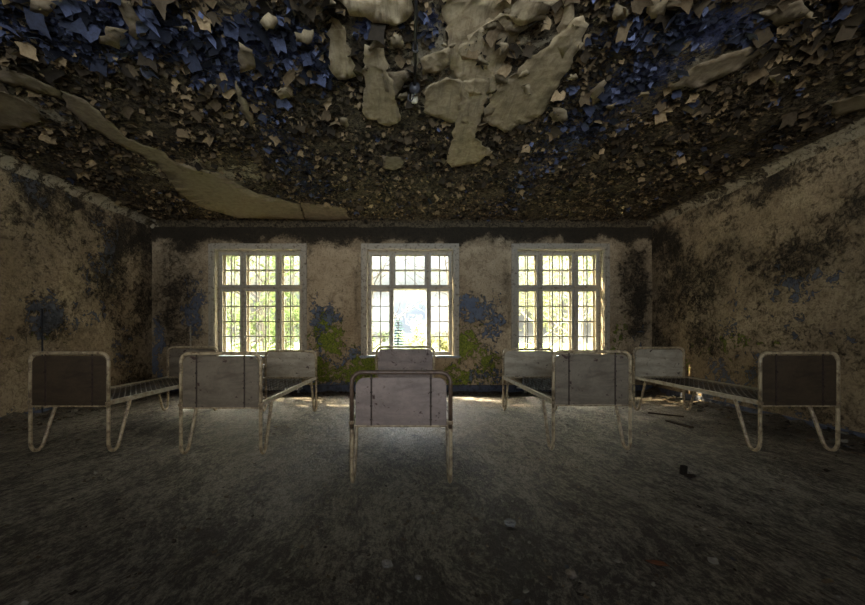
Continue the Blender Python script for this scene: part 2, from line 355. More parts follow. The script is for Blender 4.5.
FH = lambda x, y: -.006-fdisp(Vector((x, y, 0)))

# baseboards between the walls
for nm, args in (('baseboard_back', (XL, XR, YB-.025, YB+.01, 0, .15)), ('baseboard_left', (XL-.01, XL+.02, YF, YB, 0, .13)), ('baseboard_right', (XR-.02, XR+.01, YF, YB, 0, .13))):
    tag(MB().box(*args, .006).build(nm, M_BASE), kind='structure')

# ------------------------------------------------------------ windows
def rect_frame(mb, x0, x1, y0, y1, z0, z1, b):
    mb.box(x0, x0+b, y0, y1, z0, z1, .004); mb.box(x1-b, x1, y0, y1, z0, z1, .004)
    mb.box(x0+b, x1-b, y0, y1, z0, z0+b, .004); mb.box(x0+b, x1-b, y0, y1, z1-b, z1, .004)
def sash(root, x0, x1, z0, z1, cols, rows, y, name, b=.042, mat=M_WOODF):
    mb = MB(); rect_frame(mb, x0, x1, y, y+.035, z0, z1, b)
    for k in range(1, cols): x = x0+b+(x1-x0-2*b)*k/cols; mb.box(x-.010, x+.010, y+.005, y+.03, z0+b-.002, z1-b+.002)
    for k in range(1, rows): z = z0+b+(z1-z0-2*b)*k/rows; mb.box(x0+b-.002, x1-b+.002, y+.006, y+.029, z-.010, z+.010)
    s = mb.build(name, mat, root)
    MB().box(x0+b-.004, x1-b+.004, y+.016, y+.019, z0+b-.004, z1-b+.004).build('pane', M_GLASS, s); return s
for wi, (cx, nm) in enumerate(WIN):
    r = tag(empty(nm, (cx, YB, SILL)), kind='structure')
    def L(o): o.location = (-cx, -YB, -SILL); return o      # parts are modelled in room metres
    class P: pass
    cas = MB(); a, z0, z1 = OW, SILL, HEAD
    cas.box(cx-a-.11, cx-a+.005, YB-.03, YB+.012, z0-.06, z1+.11, .006); cas.box(cx+a-.005, cx+a+.11, YB-.03, YB+.012, z0-.06, z1+.11, .006)
    cas.box(cx-a, cx+a, YB-.03, YB+.012, z1-.005, z1+.11, .006)
    cas.box(cx-a-.05, cx-a-.035, YB-.042, YB-.028, z0-.05, z1+.09); cas.box(cx+a+.035, cx+a+.05, YB-.042, YB-.028, z0-.05, z1+.09); cas.box(cx-a, cx+a, YB-.042, YB-.028, z1+.04, z1+.055)
    L(cas.build('casing', M_WOOD, r))
    jm = MB(); jm.box(cx-a-.002, cx-a+.02, YB-.005, YB+.38, z0, z1); jm.box(cx+a-.02, cx+a+.002, YB-.005, YB+.38, z0, z1); jm.box(cx-a, cx+a, YB-.005, YB+.38, z1-.02, z1+.002)
    L(jm.build('jamb_lining', M_WOOD, r))
    L(MB().box(cx-a-.13, cx+a+.13, YB-.09, YB+.16, z0-.035, z0+.005, .008).build('window_sill', M_SILL, r))
    fr = MB(); yf = YB+.13; rect_frame(fr, cx-a+.02, cx+a-.02, yf, yf+.07, z0+.005, z1-.02, .035)
    TR0, TR1 = 2.205, 2.255
    fr.box(cx-a+.05, cx+a-.05, yf-.012, yf+.07, TR0, TR1, .006)
    for sx in (-1, 1): fr.box(cx+sx*.383-.028, cx+sx*.383+.028, yf-.008, yf+.07, z0+.03, z1-.05, .006)
    L(fr.build('window_frame', M_WOOD, r))
    xs = [(-a+.055, -.411, 2), (-.355, .355, 3), (.411, a-.055, 2)]
    for k, (x0, x1, n) in enumerate(xs):
        L(sash(r, cx+x0, cx+x1, TR1, z1-.055, n, 2, yf+.012, 'sash'))
        if not (wi == 1 and k == 1): L(sash(r, cx+x0, cx+x1, z0+.04, TR0, n, 4, yf+.012, 'sash'))
    # outer set of sashes of the double window
    fo = MB(); yo = YB+.29; rect_frame(fo, cx-a+.02, cx+a-.02, yo, yo+.06, z0+.005, z1-.02, .04)
    fo.box(cx-a+.05, cx+a-.05, yo, yo+.06, TR0-.01, TR1+.01)
    for sx in (-1, 1): fo.box(cx+sx*.383-.025, cx+sx*.383+.025, yo, yo+.06, z0+.03, z1-.05)
    L(fo.build('outer_frame', M_WOODF, r))
    for k, (x0, x1, n) in enumerate(xs):
        L(sash(r, cx+x0, cx+x1, TR1+.01, z1-.055, n, 2, yo+.012, 'outer_sash', .035))
        if not (wi == 1 and k == 1): L(sash(r, cx+x0, cx+x1, z0+.04, TR0-.01, n, 4, yo+.012, 'outer_sash', .035))
    if wi == 1:   # the middle casement stands open outwards
        mb = MB(); s0 = None
for o in list(bpy.data.objects):   # sub-parts must not be shifted twice
    if o.name.startswith('pane'): o.location = (0, 0, 0)
# ------------------------------------------------------------ radiators
def radiator(cx, n, label):
    r = tag(empty('radiator', (cx, YB-.16, FH(cx, YB-.16))), label, 'radiator', None)
    pitch = .062; x0 = -n*pitch/2
    for i in range(n):
        x = x0+(i+.5)*pitch; mb = MB()
        for yy in (-.055, .055): mb.tube([(x, yy, .11), (x, yy, .55)], .02, 8)
        mb.tube(catmull([(x, -.055, .54), (x, -.04, .585), (x, 0, .6), (x, .04, .585), (x, .055, .54)], 3), .024, 8)
        mb.tube(catmull([(x, -.055, .12), (x, -.04, .085), (x, 0, .075), (x, .04, .085), (x, .055, .12)], 3), .024, 8)
        mb.build('fin', M_RAD, r, True)
    MB().tube([(x0-.03, 0, .56), (-x0+.03, 0, .56)], .02, 8).tube([(x0-.12, 0, .1), (-x0+.03, 0, .1)], .018, 8).build('pipe', M_RAD, r, True)
    for sx in (x0+.06, -x0-.06): MB().tube([(sx, 0, .0), (sx, 0, .09)], [.03, .02], 8).build('foot', M_RAD, r, True)
radiator(-2.9, 20, 'grey ribbed iron radiator under the left window')
radiator(3.0, 22, 'grey ribbed iron radiator under the right window')

# ------------------------------------------------------------ beds
TR = .0175
def hoop_pts(hw, z0, zt, rc=.085):
    p = [(-hw, 0, z0)]
    for k in range(9): a = math.pi-k*math.pi/16; p.append((-hw+rc+rc*math.cos(a), 0, zt-rc+rc*math.sin(a)))
    for k in range(9): a = math.pi/2-k*math.pi/16; p.append((hw-rc+rc*math.cos(a), 0, zt-rc+rc*math.sin(a)))
    p.append((hw, 0, z0)); return p
def panel_mesh(hw, z0, zt, rc, y, th):
    out = [(-hw, z0)]
    for k in range(7): a = math.pi-k*math.pi/12; out.append((-hw+rc+rc*math.cos(a), zt-rc+rc*math.sin(a)))
    for k in range(7): a = math.pi/2-k*math.pi/12; out.append((hw-rc+rc*math.cos(a), zt-rc+rc*math.sin(a)))
    out.append((hw, z0)); n = len(out)
    vs = [(x, y-th/2, z) for x, z in out]+[(x, y+th/2, z) for x, z in out]
    return MB().add(vs, [tuple(range(n)), tuple(range(n, 2*n))[::-1]]+[(i, i+n, (i+1) % n+n, (i+1) % n) for i in range(n)])
RAILZ = .535
def bed(label, x, y0, y1, zf, zr, mats, net=True, gap=.03, straps_rear=False, shell=(M_TUBE, M_TUBE)):
    hw = .425-TR; L = y1-y0
    r = tag(empty('hospital_bed', (x, y0, 0)), label, 'bed', 'iron hospital beds in a row')
    for e, (yy, zt, dr, pm, tm) in enumerate(((0, zf-TR, 1, mats[0], shell[0]), (L, zr-TR, -1, mats[1], shell[1]))):
        pts = [(a, b+yy, c) for a, b, c in hoop_pts(hw, RAILZ-.06, zt)]
        MB().tube(pts, TR, 12).build('end_frame', tm, r, True)
        for sx in (-1, 1):
            prof = [(0, RAILZ-.05), (0, .30), (0, .13), (.008, .075), (.03, .034), (.065, TR+.001), (.10, .03), (.128, .065), (.147, .115), (.21, .30), (.285, RAILZ-.02)]
            MB().tube(catmull([(sx*hw, yy+dr*p, z) for p, z in prof], 5), TR, 12).build('leg', M_TUBE, r, True)
        pb = .505 if e == 0 else .545
        g2 = gap if e == 0 else .028
        pan = panel_mesh(hw-TR-.004-(.012 if gap > .03 and e == 0 else 0), pb, zt-g2, .075, yy, .006).build('panel', pm, r)
        # folded bottom lip and the two vertical straps bolted outside
        MB().box(-hw+.02, hw-.02, yy-.009, yy+.009, pb-.012, pb+.002, .002).build('lip', M_TUBE, pan)
        if e == 0:
            for sx in (-1, 1):
                s = MB(); xs = sx*hw*.60
                s.box(xs-.007, xs+.007, yy-.011, yy-.003, pb, zt+.005, .002)
                for q in range(4):
                    zz = pb+.05+(zt-pb-.1)*q/3; s.tube([(xs, yy-.018, zz), (xs, yy-.008, zz)], .011, 8)
                s.build('strap', M_STRAP, pan)
        for sx in (-1, 1): MB().box(sx*hw-.0195, sx*hw+.0195, yy-.0195, yy+.0195, RAILZ-.02, RAILZ+.01, .004).build('corner_bracket', M_TUBE, r)
    for sx in (-1, 1):
        MB().box(sx*hw-.003, sx*hw+.003, .015, L-.015, RAILZ-.028, RAILZ+.018, .001).box(sx*hw-(.03 if sx > 0 else 0), sx*hw+(.03 if sx < 0 else 0), .015, L-.015, RAILZ+.012, RAILZ+.018).build('side_rail', M_RAIL, r)
    for yy in (.05, L-.05): MB().box(-hw, hw, yy-.015, yy+.015, RAILZ-.01, RAILZ-.003).build('cross_rail', M_RAIL, r)
    # row of coil springs along both ends
    for yy in (.05, L-.05):
        sp = MB(); d = 1 if yy < 1 else -1
        n = 16
        for k in range(n):
            xx = -hw+.05+(2*hw-.1)*(k+.5)/n
            sp.tube([(xx-.014, yy, RAILZ-.012), (xx, yy+d*.035, RAILZ+.022), (xx+.014, yy, RAILZ-.012)], .0042, 5)
        sp.build('end_springs', M_WIREL, r)
    nt = MB(); z = RAILZ-.004
    def zs(px_, py_): return z-.025*(1-(px_/hw)**2)*math.sin(math.pi*py_/L)
    if net:
        n = 22; m = 44
        for k in range(n+1):
            xx = -hw+.03+(2*hw-.06)*k/n
            nt.tube([(xx+(.009 if (j+k) % 2 else -.009), .085+(L-.17)*j/m, zs(xx, .085+(L-.17)*j/m)) for j in range(m+1)], .0034, 4, False)
    else:
        n = 9
        for k in range(n+1):
            xx = -hw+.05+(2*hw-.1)*k/n
            nt.tube([(xx, .085+(L-.17)*j/12, zs(xx, .085+(L-.17)*j/12)) for j in range(13)], .002, 4, False)
    nt.build('spring_net', M_WIRE, r)
    return r
bed('enamelled iron hospital bed with brown panel, nearest the left wall', -3.57, 3.71, 5.81, 1.073, 1.045, (M_PAN_B, M_PAN_G))
bed('iron hospital bed with grey panel in front of the left window', -1.945, 3.63, 5.75, 1.073, .985, (M_PAN_G, M_PAN_W), net=False)
bed('centre iron hospital bed with violet-grey panel, closest to the viewer', -.082, 2.93, 5.05, .96, 1.08, (M_PAN_P, M_PAN_P), gap=.045, shell=(M_TUBED, M_TUBE))
bed('iron hospital bed with grey panel in front of the right window', 1.915, 3.76, 5.80, 1.085, 1.01, (M_PAN_G, M_PAN_W), net=False)
bed('enamelled iron hospital bed with brown panel, nearest the right wall', 4.065, 3.72, 5.82, 1.075, 1.035, (M_PAN_B, M_PAN_W))

# ------------------------------------------------------------ paint on the ceiling
def flakes(name, pts, sizes, tints, normal=-1, hang=.8, curl=1.0, floor=False):
    n = len(pts); k = 3
    g = np.array([(i-1, j-1) for j in range(k) for i in range(k)], float)      # 3x3 patch
    V = np.zeros((n, 9, 3)); ang = RNG.uniform(0, 2*np.pi, n)
    sx = sizes*RNG.uniform(.35, .6, n); sy = sizes*RNG.uniform(.35, .6, n)
    jit = RNG.uniform(-.28, .28, (n, 9, 2)); jit[:, 4] *= .3
    gx = (g[None, :, 0]+jit[:, :, 0])*sx[:, None]; gy = (g[None, :, 1]+jit[:, :, 1])*sy[:, None]
    c = RNG.uniform(.3, 1.3, n)*curl/np.maximum(sizes, .02)
    z = c[:, None]*gx**2*1.1
    tl = RNG.uniform(0, hang, n); gz = z*np.cos(tl)[:, None]+gy*np.sin(tl)[:, None]*1.0; gy = gy*np.cos(tl)[:, None]
    gz = gz-gz.min(1, keepdims=True)+.002
    ca, sa = np.cos(ang)[:, None], np.sin(ang)[:, None]
    V[:, :, 0] = pts[:, 0][:, None]+gx*ca-gy*sa; V[:, :, 1] = pts[:, 1][:, None]+gx*sa+gy*ca; V[:, :, 2] = pts[:, 2][:, None]+normal*gz
    quad = np.array([(0, 1, 4, 3), (1, 2, 5, 4), (3, 4, 7, 6), (4, 5, 8, 7)])
    Fc = (quad[None]+9*np.arange(n)[:, None, None]).reshape(-1, 4)
    me = bpy.data.meshes.new(name); me.vertices.add(n*9); me.vertices.foreach_set('co', V.astype(np.float32).ravel())
    me.loops.add(len(Fc)*4); me.loops.foreach_set('vertex_index', Fc.astype(np.int32).ravel())
    me.polygons.add(len(Fc)); me.polygons.foreach_set('loop_start', np.arange(0, len(Fc)*4, 4, dtype=np.int32))
    me.update(calc_edges=True); me.validate(); me.materials.append(M_FLAKE)
    set_attr(me, 'tint', np.repeat(tints, 9, 0))
    return link(bpy.data.objects.new(name, me))
C1 = (.43, .345, .22); C2 = (.31, .245, .15); C3 = (.19, .148, .095)
POLY = [
 ([(335, -12), (412, -12), (410, 12), (398, 21), (372, 15), (350, 8)], .05, C1),
 ([(438, -12), (560, -12), (548, 6), (520, 12), (500, 6), (470, 30), (455, 48), (475, 60), (500, 70), (498, 88), (470, 92), (450, 62), (448, 30)], .06, C1),
 ([(520, -10), (556, -12), (545, 12), (520, 18), (508, 8)], .05, C1),
 ([(575, 10), (590, 18), (570, 60), (540, 112), (505, 128), (482, 116), (492, 90), (500, 78), (520, 60), (548, 38)], .05, C2),
 ([(364, 38), (382, 42), (392, 70), (398, 100), (402, 116), (388, 122), (372, 114), (362, 112), (364, 80)], .06, C2),
 ([(330, 18), (345, 22), (352, 60), (354, 72), (338, 76), (328, 60)], .04, C2),
 ([(426, 82), (446, 72), (462, 74), (470, 100), (468, 120), (448, 118), (424, 108)], .05, C2),
 ([(462, 76), (490, 74), (486, 104), (476, 132), (492, 148), (474, 160), (452, 164), (446, 158), (456, 120)], .05, C2),
 ([(382, 68), (408, 66), (410, 74), (402, 80), (396, 92), (386, 84)], .05, C3),
 ([(420, 52), (448, 38), (450, 56), (440, 66), (422, 68)], .05, C2),
 ([(500, 24), (520, 8), (526, 22), (512, 30)], .06, C3),
 ([(382, 152), (402, 154), (404, 164), (394, 168), (384, 166)], .03, C3),
 ([(0, 84), (22, 92), (40, 104), (40, 116), (24, 124), (-10, 126), (-14, 84)], .05, C3),
 ([(62, 86), (86, 96), (110, 116), (128, 134), (166, 150), (184, 170), (222, 172), (256, 190), (300, 202), (304, 217), (240, 215), (204, 206), (180, 190), (156, 160), (118, 140), (90, 124), (66, 102)], .04, C3),
 ([(105, 18), (128, 24), (118, 42), (98, 36)], .05, C3), ([(30, -8), (60, -8), (48, 12), (32, 8)], .06, C3),
 ([(0, 62), (26, 70), (60, 86), (64, 96), (30, 84), (-6, 74)], .04, C3),
 ([(240, 36), (252, 40), (256, 62), (242, 66), (236, 56)], .04, C3),
 ([(115, -6), (130, -6), (146, 28), (134, 32)], .04, C3), ([(235, 74), (246, 96), (254, 116), (252, 122), (240, 104)], .04, C3),
 ([(565, -8), (574, -6), (572, 40), (562, 54), (556, 40)], .05, C2), ([(646, -6), (672, -8), (664, 12), (650, 14)], .05, C2),
 ([(830, 98), (866, 88), (880, 98), (860, 108), (834, 112)], .03, C3),
 ([(690, 62), (750, 40), (770, 44), (740, 62), (700, 80), (670, 84)], .04, C3),
 ([(590, 84), (606, 72), (604, 92), (592, 102)], .04, C3), ([(760, 8), (800, -4), (812, 6), (776, 22)], .04, C3),
 ([(300, 200), (345, 206), (350, 218), (306, 219)], .02, C3),
]
def in_poly(x, y, P):
    c = np.zeros(len(x), bool)
    for (x0, y0), (x1, y1) in zip(P, P[1:]+P[:1]):
        c ^= ((y0 > y) != (y1 > y)) & (x < (x1-x0)*(y-y0)/((y1-y0) or 1e-9)+x0)
    return c
N = 52000
q = RNG.uniform(0, 1, (N, 2)); fx = XL+.1+q[:, 0]*(XR-XL-.2); fy = 1.9+(q[:, 1]**1.15)*(YB-.1-1.9)
wob = np.array([mn.noise(Vector((a*1.9, b*1.9, 7))) for a, b in zip(fx, fy)])
den = np.clip(.75+wob*1.3, .12, 1)*(1-np.clip(field(fx, fy, [(*c[:4], 1) for c in cc[:3]]), 0, .6))
ins = np.zeros(N, bool)
for P_, _, _ in POLY: ins |= in_poly(fx, fy, [((px-PX)*(HC-EYE)/(PY-py), (HC-EYE)*F/(PY-py)) for px, py in P_])
keep = (RNG.uniform(0, 1, N) < den) & ~ins & (fx < XR-.3) & (fx > XL+.25); fx, fy, wob = fx[keep], fy[keep], wob[keep]; n = len(fx)
blue = field(fx, fy, cb)+RNG.normal(0, .22, n)
inside = np.zeros(n, bool)
tint = np.where((blue > .42)[:, None], np.array([[.10, .118, .205]]), np.array([[.24, .172, .095]]))
darkf = RNG.uniform(0, 1, n) < .5; tint = np.where(darkf[:, None], tint*.2+.003, tint)*(.3+1.0*RNG.uniform(0, 1, (n, 1))**1.6)
sz = RNG.uniform(.018, .05, n)*(1+1.2*(RNG.uniform(0, 1, n) < .10))*np.clip(1.25-.08*(fy-2), .8, 1.3)
zc = np.array([cpos(a, b)[2]+cdisp(Vector((a, b, 0)))*1 for a, b in zip(fx, fy)])-.004
o = flakes('paint_flakes', np.stack([fx, fy, zc], 1), sz, tint, -1, .8)
tag(o, 'blue and brown curled paint flakes peeling off the whole ceiling', 'paint flakes', kind='stuff')

# big lifted sheets of paint, drawn as outlines on the ceiling
def big_sheet(poly, drop, tint, seed):
    rnd = random.Random(seed)
    W = [((px-PX)*F*(HC-EYE)/(PY-py)/F, (HC-EYE)*F/(PY-py)) for px, py in poly]
    P = []                                   # ragged outline
    for i, (a, b) in enumerate(zip(W, W[1:]+W[:1])):
        m_ = max(2, int(math.dist(a, b)/.05))
        for k in range(m_):
            t = k/m_; j = .022
            P.append((a[0]+(b[0]-a[0])*t+mn.noise(Vector((a[0]*3+t*5, seed, i)))*j*2+rnd.uniform(-j, j)*.4, a[1]+(b[1]-a[1])*t+mn.noise(Vector((seed, a[1]*3+t*5, i)))*j*2))
    bm = bmesh.new(); vs = [bm.verts.new((x, y, 0)) for x, y in P]; bm.faces.new(vs)
    bmesh.ops.triangulate(bm, faces=bm.faces[:]); 
    for _ in range(2):
        long = [e for e in bm.edges if e.calc_length() > .11]
        if long: bmesh.ops.subdivide_edges(bm, edges=long, cuts=1); bmesh.ops.triangulate(bm, faces=[f for f in bm.faces if len(f.verts) > 3])
    cen = np.mean(np.array(P), 0); PA = np.array(P); FW = min(.06, .3*max(float(np.min(np.hypot(PA[:, 0]-v.co.x, PA[:, 1]-v.co.y))) for v in bm.verts)+.01)
    for v in bm.verts:
        d = float(np.min(np.hypot(PA[:, 0]-v.co.x, PA[:, 1]-v.co.y)))
        lift = max(0, 1-d/FW)**2*drop*(.25+.9*abs(mn.noise(Vector((v.co.x*4, v.co.y*4, seed)))))
        dv = Vector((v.co.x-cen[0], v.co.y-cen[1])).normalized() if d < FW else Vector((0, 0)); lift *= .3+.9*max(0, dv.x*math.cos(seed*2.4)+dv.y*math.sin(seed*2.4))
        v.co.z = HC-.028-lift-.012*mn.noise(Vector((v.co.x*2.5, v.co.y*2.5, seed+3)))
    bmesh.ops.recalc_face_normals(bm, faces=bm.faces[:])
    V = [v.co[:] for v in bm.verts]; bm.verts.index_update(); Fs = [tuple(v.index for v in f.verts) for f in bm.faces]; bm.free()
    return V, Fs, [tint]*len(V)
sv, sf, st = [], [], []
rr = random.Random(3)
for k in range(30):     # smaller curling scraps among the big sheets
    if k < 20: cx, cy = rr.gauss(440, 95), rr.uniform(-8, 120)
    else: cx, cy = rr.uniform(-10, 870), rr.uniform(-8, 110)
    kk = rr.uniform(.5, 1); a0 = rr.uniform(0, 6.28); R1 = rr.uniform(5, 11); m_ = rr.randint(5, 8)
    POLY.append(([(cx+R1*rr.uniform(.5, 1.2)*math.cos(a0+6.283*i/m_), cy+.8*R1*rr.uniform(.5, 1.2)*math.sin(a0+6.283*i/m_)) for i in range(m_)], rr.uniform(.04, .09), tuple(x*kk for x in C2)))
for i, (poly, drop, tint_) in enumerate(POLY):
    V_, F_, T_ = big_sheet(poly, drop, tint_, i+1); nn = len(sv); off = -.004*(i % 5)
    sv += [(x, y, z+off) for x, y, z in V_]; sf += [tuple(k+nn for k in f) for f in F_]; st += T_
o = mesh_obj('peeling_paint_sheets', sv, sf, M_SHEET, None, True); set_attr(o.data, 'tint', np.array(st))
mod = o.modifiers.new('thickness', 'SOLIDIFY'); mod.thickness = .003
tag(o, 'large cream sheets of paint curling down from the middle of the ceiling', 'peeling paint', kind='stuff')

# conduit on the ceiling with the dead lamp fitting at its end
r = tag(empty('ceiling_conduit', (.035, 1.4, HC-.06)), 'dark pipe running along the ceiling to a lamp fitting', 'pipe')
MB().tube([(0, 0, 0), (0, 1.95, 0)], .012, 10).build('pipe', M_PIPE, r, True)
for y in (.9, 1.5): MB().box(-.022, .022, y-.012, y+.012, -.014, .06, .003).build('clip', M_PIPE, r)
MB().tube([(0, 1.95, .03), (0, 1.95, -.02), (0, 1.95, -.05)], [.05, .05, .02], 14).build('rose', M_PIPE, r, True)
MB().tube(catmull([(0, 1.95, -.04), (-.03, 1.99, -.09), (-.06, 2.0, -.07), (-.055, 1.99, -.03)], 5), .006, 8).build('hook', M_PIPE, r, True)
MB().tube([(.0, 2.08, .05), (0, 2.08, -.02), (.0, 2.09, -.05)], [.03, .035, .028], 12).build('socket', simple('cream_porcelain', (.42, .38, .28), (.3, .26, .2), .4), r, True)

# conduit on left wall, pipe beside left window
yy = XL*F/(41-PX)
r = tag(MB().tube([(XL+.02, yy, .05), (XL+.02, yy, 1.62)], .010, 8).build('wall_conduit', M_PIPE, None, True), 'thin dark conduit running up the left wall', 'pipe')
r = tag(empty('heating_pipe', ((192-PX)*YB/F, YB-.05, 0)), 'thin pale pipe standing against the back wall left of the windows', 'pipe')
MB().tube([(0, 0, FH(-4.6, YB-.05)), (0, 0, 1.42)], .014, 8).build('pipe', M_RAIL, r, True)
MB().box(-.02, .02, -.02, .06, 1.1, 1.13, .003).build('clip', M_RAIL, r)

# ------------------------------------------------------------ debris on the floor
N = 15000
fx = RNG.uniform(XL+.05, XR-.05, N); fy = 1.2+RNG.uniform(0, 1, N)**.9*(YB-.1-1.2)
e = np.minimum(fx-XL, XR-fx); bb = YB-fy
p = .22+.8*np.exp(-(e/.45)**2)+.8*np.exp(-(bb/.35)**2)+.35*field(fx, fy, [(4.2, 5.6, 1.2, 1.2, 1), (.6, 1.9, 1.5, .8, .5)])
keep = RNG.uniform(0, 1, N) < p; fx, fy = fx[keep], fy[keep]; n = len(fx)
sz = RNG.uniform(.008, .022, n)+.02*(RNG.uniform(0, 1, n)**9)+np.where(np.minimum(np.minimum(fx-XL, XR-fx), YB-fy) < .5, RNG.uniform(0, .05, n), 0)
pal = np.array([(.30, .29, .25), (.12, .09, .06), (.05, .04, .03), (.22, .17, .11), (.10, .11, .13)])
tn = pal[RNG.choice(5, n, p=[.25, .3, .22, .18, .05])]*RNG.uniform(.6, 1.2, (n, 1))
zf_ = np.array([FH(a, b) for a, b in zip(fx, fy)])
o = flakes('plaster_crumbs', np.stack([fx, fy, zf_], 1), sz, tn, 1, .35, .8)
tag(o, 'crumbs and flakes of plaster and paint littering the floor', 'debris', kind='stuff')
def rock(name, px, py, s, col, label, cat, flat=.5, seed=1, group=None):
    y = F*EYE/(py-PY); x = (px-PX)*y/F
    bm = bmesh.new(); bmesh.ops.create_icosphere(bm, subdivisions=3, radius=1)
    for v in bm.verts:
        d = 1+.35*mn.noise(v.co*1.6+Vector((seed*7, 0, 0)))+.12*mn.noise(v.co*5+Vector((0, seed, 0)))
        v.co = Vector((v.co.x*s[0]*d, v.co.y*s[1]*d, v.co.z*s[2]*d))
    zmin = min(v.co.z for v in bm.verts); bm.verts.index_update()
    vs = [(v.co.x, v.co.y, v.co.z-zmin) for v in bm.verts]; fs = [tuple(q.index for q in f.verts) for f in bm.faces]; bm.free()
    o = mesh_obj(name, vs, fs, simple(name+'_surface', col, None, .9, 20, .1, bump=.8)); o.location = (x, y, FH(x, y)-.002); tag(o, label, cat, group); return o
rock('plaster_lump', 387, 566, (.028, .026, .018), (.30, .28, .24), 'small pale plaster lump on the floor before the centre bed', 'rubble', seed=1)
rock('plaster_lump', 510, 525, (.040, .035, .022), (.20, .20, .19), 'grey plaster lump on the floor right of the centre bed', 'rubble', seed=2)
rock('plaster_lump', 571, 577, (.026, .024, .02), (.25, .21, .16), 'brownish plaster lump at the bottom right foreground', 'rubble', seed=3)
rock('plaster_lump', 418, 578, (.015, .014, .011), (.32, .31, .28), 'tiny whitish plaster lump at the bottom centre of the foreground', 'rubble', seed=4)
rock('fallen_clod', 690, 477, (.045, .03, .015), (.03, .022, .016), 'flat dark clod beside the small upright dark block', 'rubble', seed=6)
# dark block standing on the floor at right
y = F*EYE/(474-PY); x = (683-PX)*y/F
o = MB().box(-.028, .028, -.02, .02, 0, .085, .008).build('charred_block', simple('charred_wood', (.02, .016, .012), (.008, .006, .005), .9, 20, .1, bump=.8))
o.location = (x, y, FH(x, y)-.002); o.rotation_euler = (0, .18, .4); tag(o, 'small dark block standing upright on the floor at right', 'block')
# fallen boards by the far right bed
def plank(px0, py0, px1, py1, wdt, th, label):
    y0 = F*EYE/(py0-PY); y1 = F*EYE/(py1-PY); a = Vector(((px0-PX)*y0/F, y0, 0)); b_ = Vector(((px1-PX)*y1/F, y1, 0))
    Lg = (b_-a).length; bm = MB().box(0, Lg, -wdt/2, wdt/2, 0, th, .003)
    o = bm.build('fallen_board', simple('rotten_board', (.05, .035, .022), (.02, .014, .01), .9, 14, .1, bump=.8)); o.location = (a.x, a.y, max(FH(a.x, a.y), FH(b_.x, b_.y))+.002); o.rotation_euler = (0, 0, math.atan2(b_.y-a.y, b_.x-a.x)); tag(o, label, 'board')
plank(667, 421, 692, 428, .06, .02, 'dark rotten board lying under the far right bed')
plank(648, 413, 684, 417, .05, .016, 'thin dark board lying behind the far right bed legs')
# orange leaf
y = F*EYE/(564-PY); x = (658-PX)*y/F
lf = MB(); out = [(-.06, 0), (-.035, .018), (0, .026), (.03, .018), (.055, 0), (.03, -.02), (0, -.026), (-.035, -.016)]
vs = [(a, b_, .006+.10*abs(b_)+.004*math.sin(a*80)) for a, b_ in out]+[(a*.5, 0, .004) for a in (-.06, 0, .05)]
n8 = len(out)
lf.add(vs, [(0, 1, 8), (1, 2, 9, 8), (2, 3, 10, 9), (3, 4, 10), (4, 5, 10), (5, 6, 9, 10), (6, 7, 8, 9), (7, 0, 8)])
o = lf.build('dry_leaf', simple('orange_leaf', (.16, .06, .025), (.08, .035, .018), .8)); o.location = (x, y, FH(x, y)+.003); o.rotation_euler = (0, 0, -.35)
mod = o.modifiers.new('thickness', 'SOLIDIFY'); mod.thickness = .0015
tag(o, 'dry orange-brown leaf on the foreground floor', 'leaf')

# ------------------------------------------------------------ outside
GZ = -.9
t = NT('rough_grass', .9, .1); t.color(t.mix(t.ramp(t.noise(3, 8, .7), .4, .6), (.06, .08, .03), (.10, .11, .06)))
us, vs = grid_lines(-60, 60, 3), grid_lines(YB+WT+.3, 70, 3)
U, V = np.meshgrid(us, vs)
o = mesh_obj('ground', [(u, v, GZ+mn.noise(Vector((u*.1, v*.1, 0)))*.3) for u, v in zip(U.ravel(), V.ravel())], [(j*len(us)+i, j*len(us)+i+1, (j+1)*len(us)+i+1, (j+1)*len(us)+i) for j in range(len(vs)-1) for i in range(len(us)-1)], t.m)
tag(o, kind='structure')
def bark(name, a, b): return simple(name, a, b, .9, 9, .1, bump=.6)
B1 = bark('grey_bark', (.07, .06, .05), (.035, .03, .025)); B2 = bark('birch_bark', (.26, .25, .22), (.06, .05, .045))
def leafmat(name, a, b):
    t = NT(name, .7, .2); g_ = t.n('ShaderNodeObjectInfo'); t.color(t.mix(t.ramp(t.noise(2.5, 4), .35, .65), a, b))
    t.b.inputs['Subsurface Weight'].default_value = 0
    tr = t.n('ShaderNodeBsdfTranslucent'); tr.inputs[0].default_value = (*[min(1, x*1.5) for x in a], 1); mx = t.n('ShaderNodeMixShader'); mx.inputs[0].default_value = .45
    out = t.t.nodes['Material Output']; t.l(t.b.outputs[0], mx.inputs[1]); t.l(tr.outputs[0], mx.inputs[2]); t.l(mx.outputs[0], out.inputs[0]); return t.m
L1 = leafmat('spring_leaves', (.05, .075, .022), (.10, .13, .05)); L2 = leafmat('pale_leaves', (.10, .12, .08), (.15, .17, .12)); L3 = leafmat('fir_needles', (.02, .035, .025), (.03, .05, .04)); L4 = leafmat('yellow_leaves', (.13, .13, .05), (.18, .18, .09))
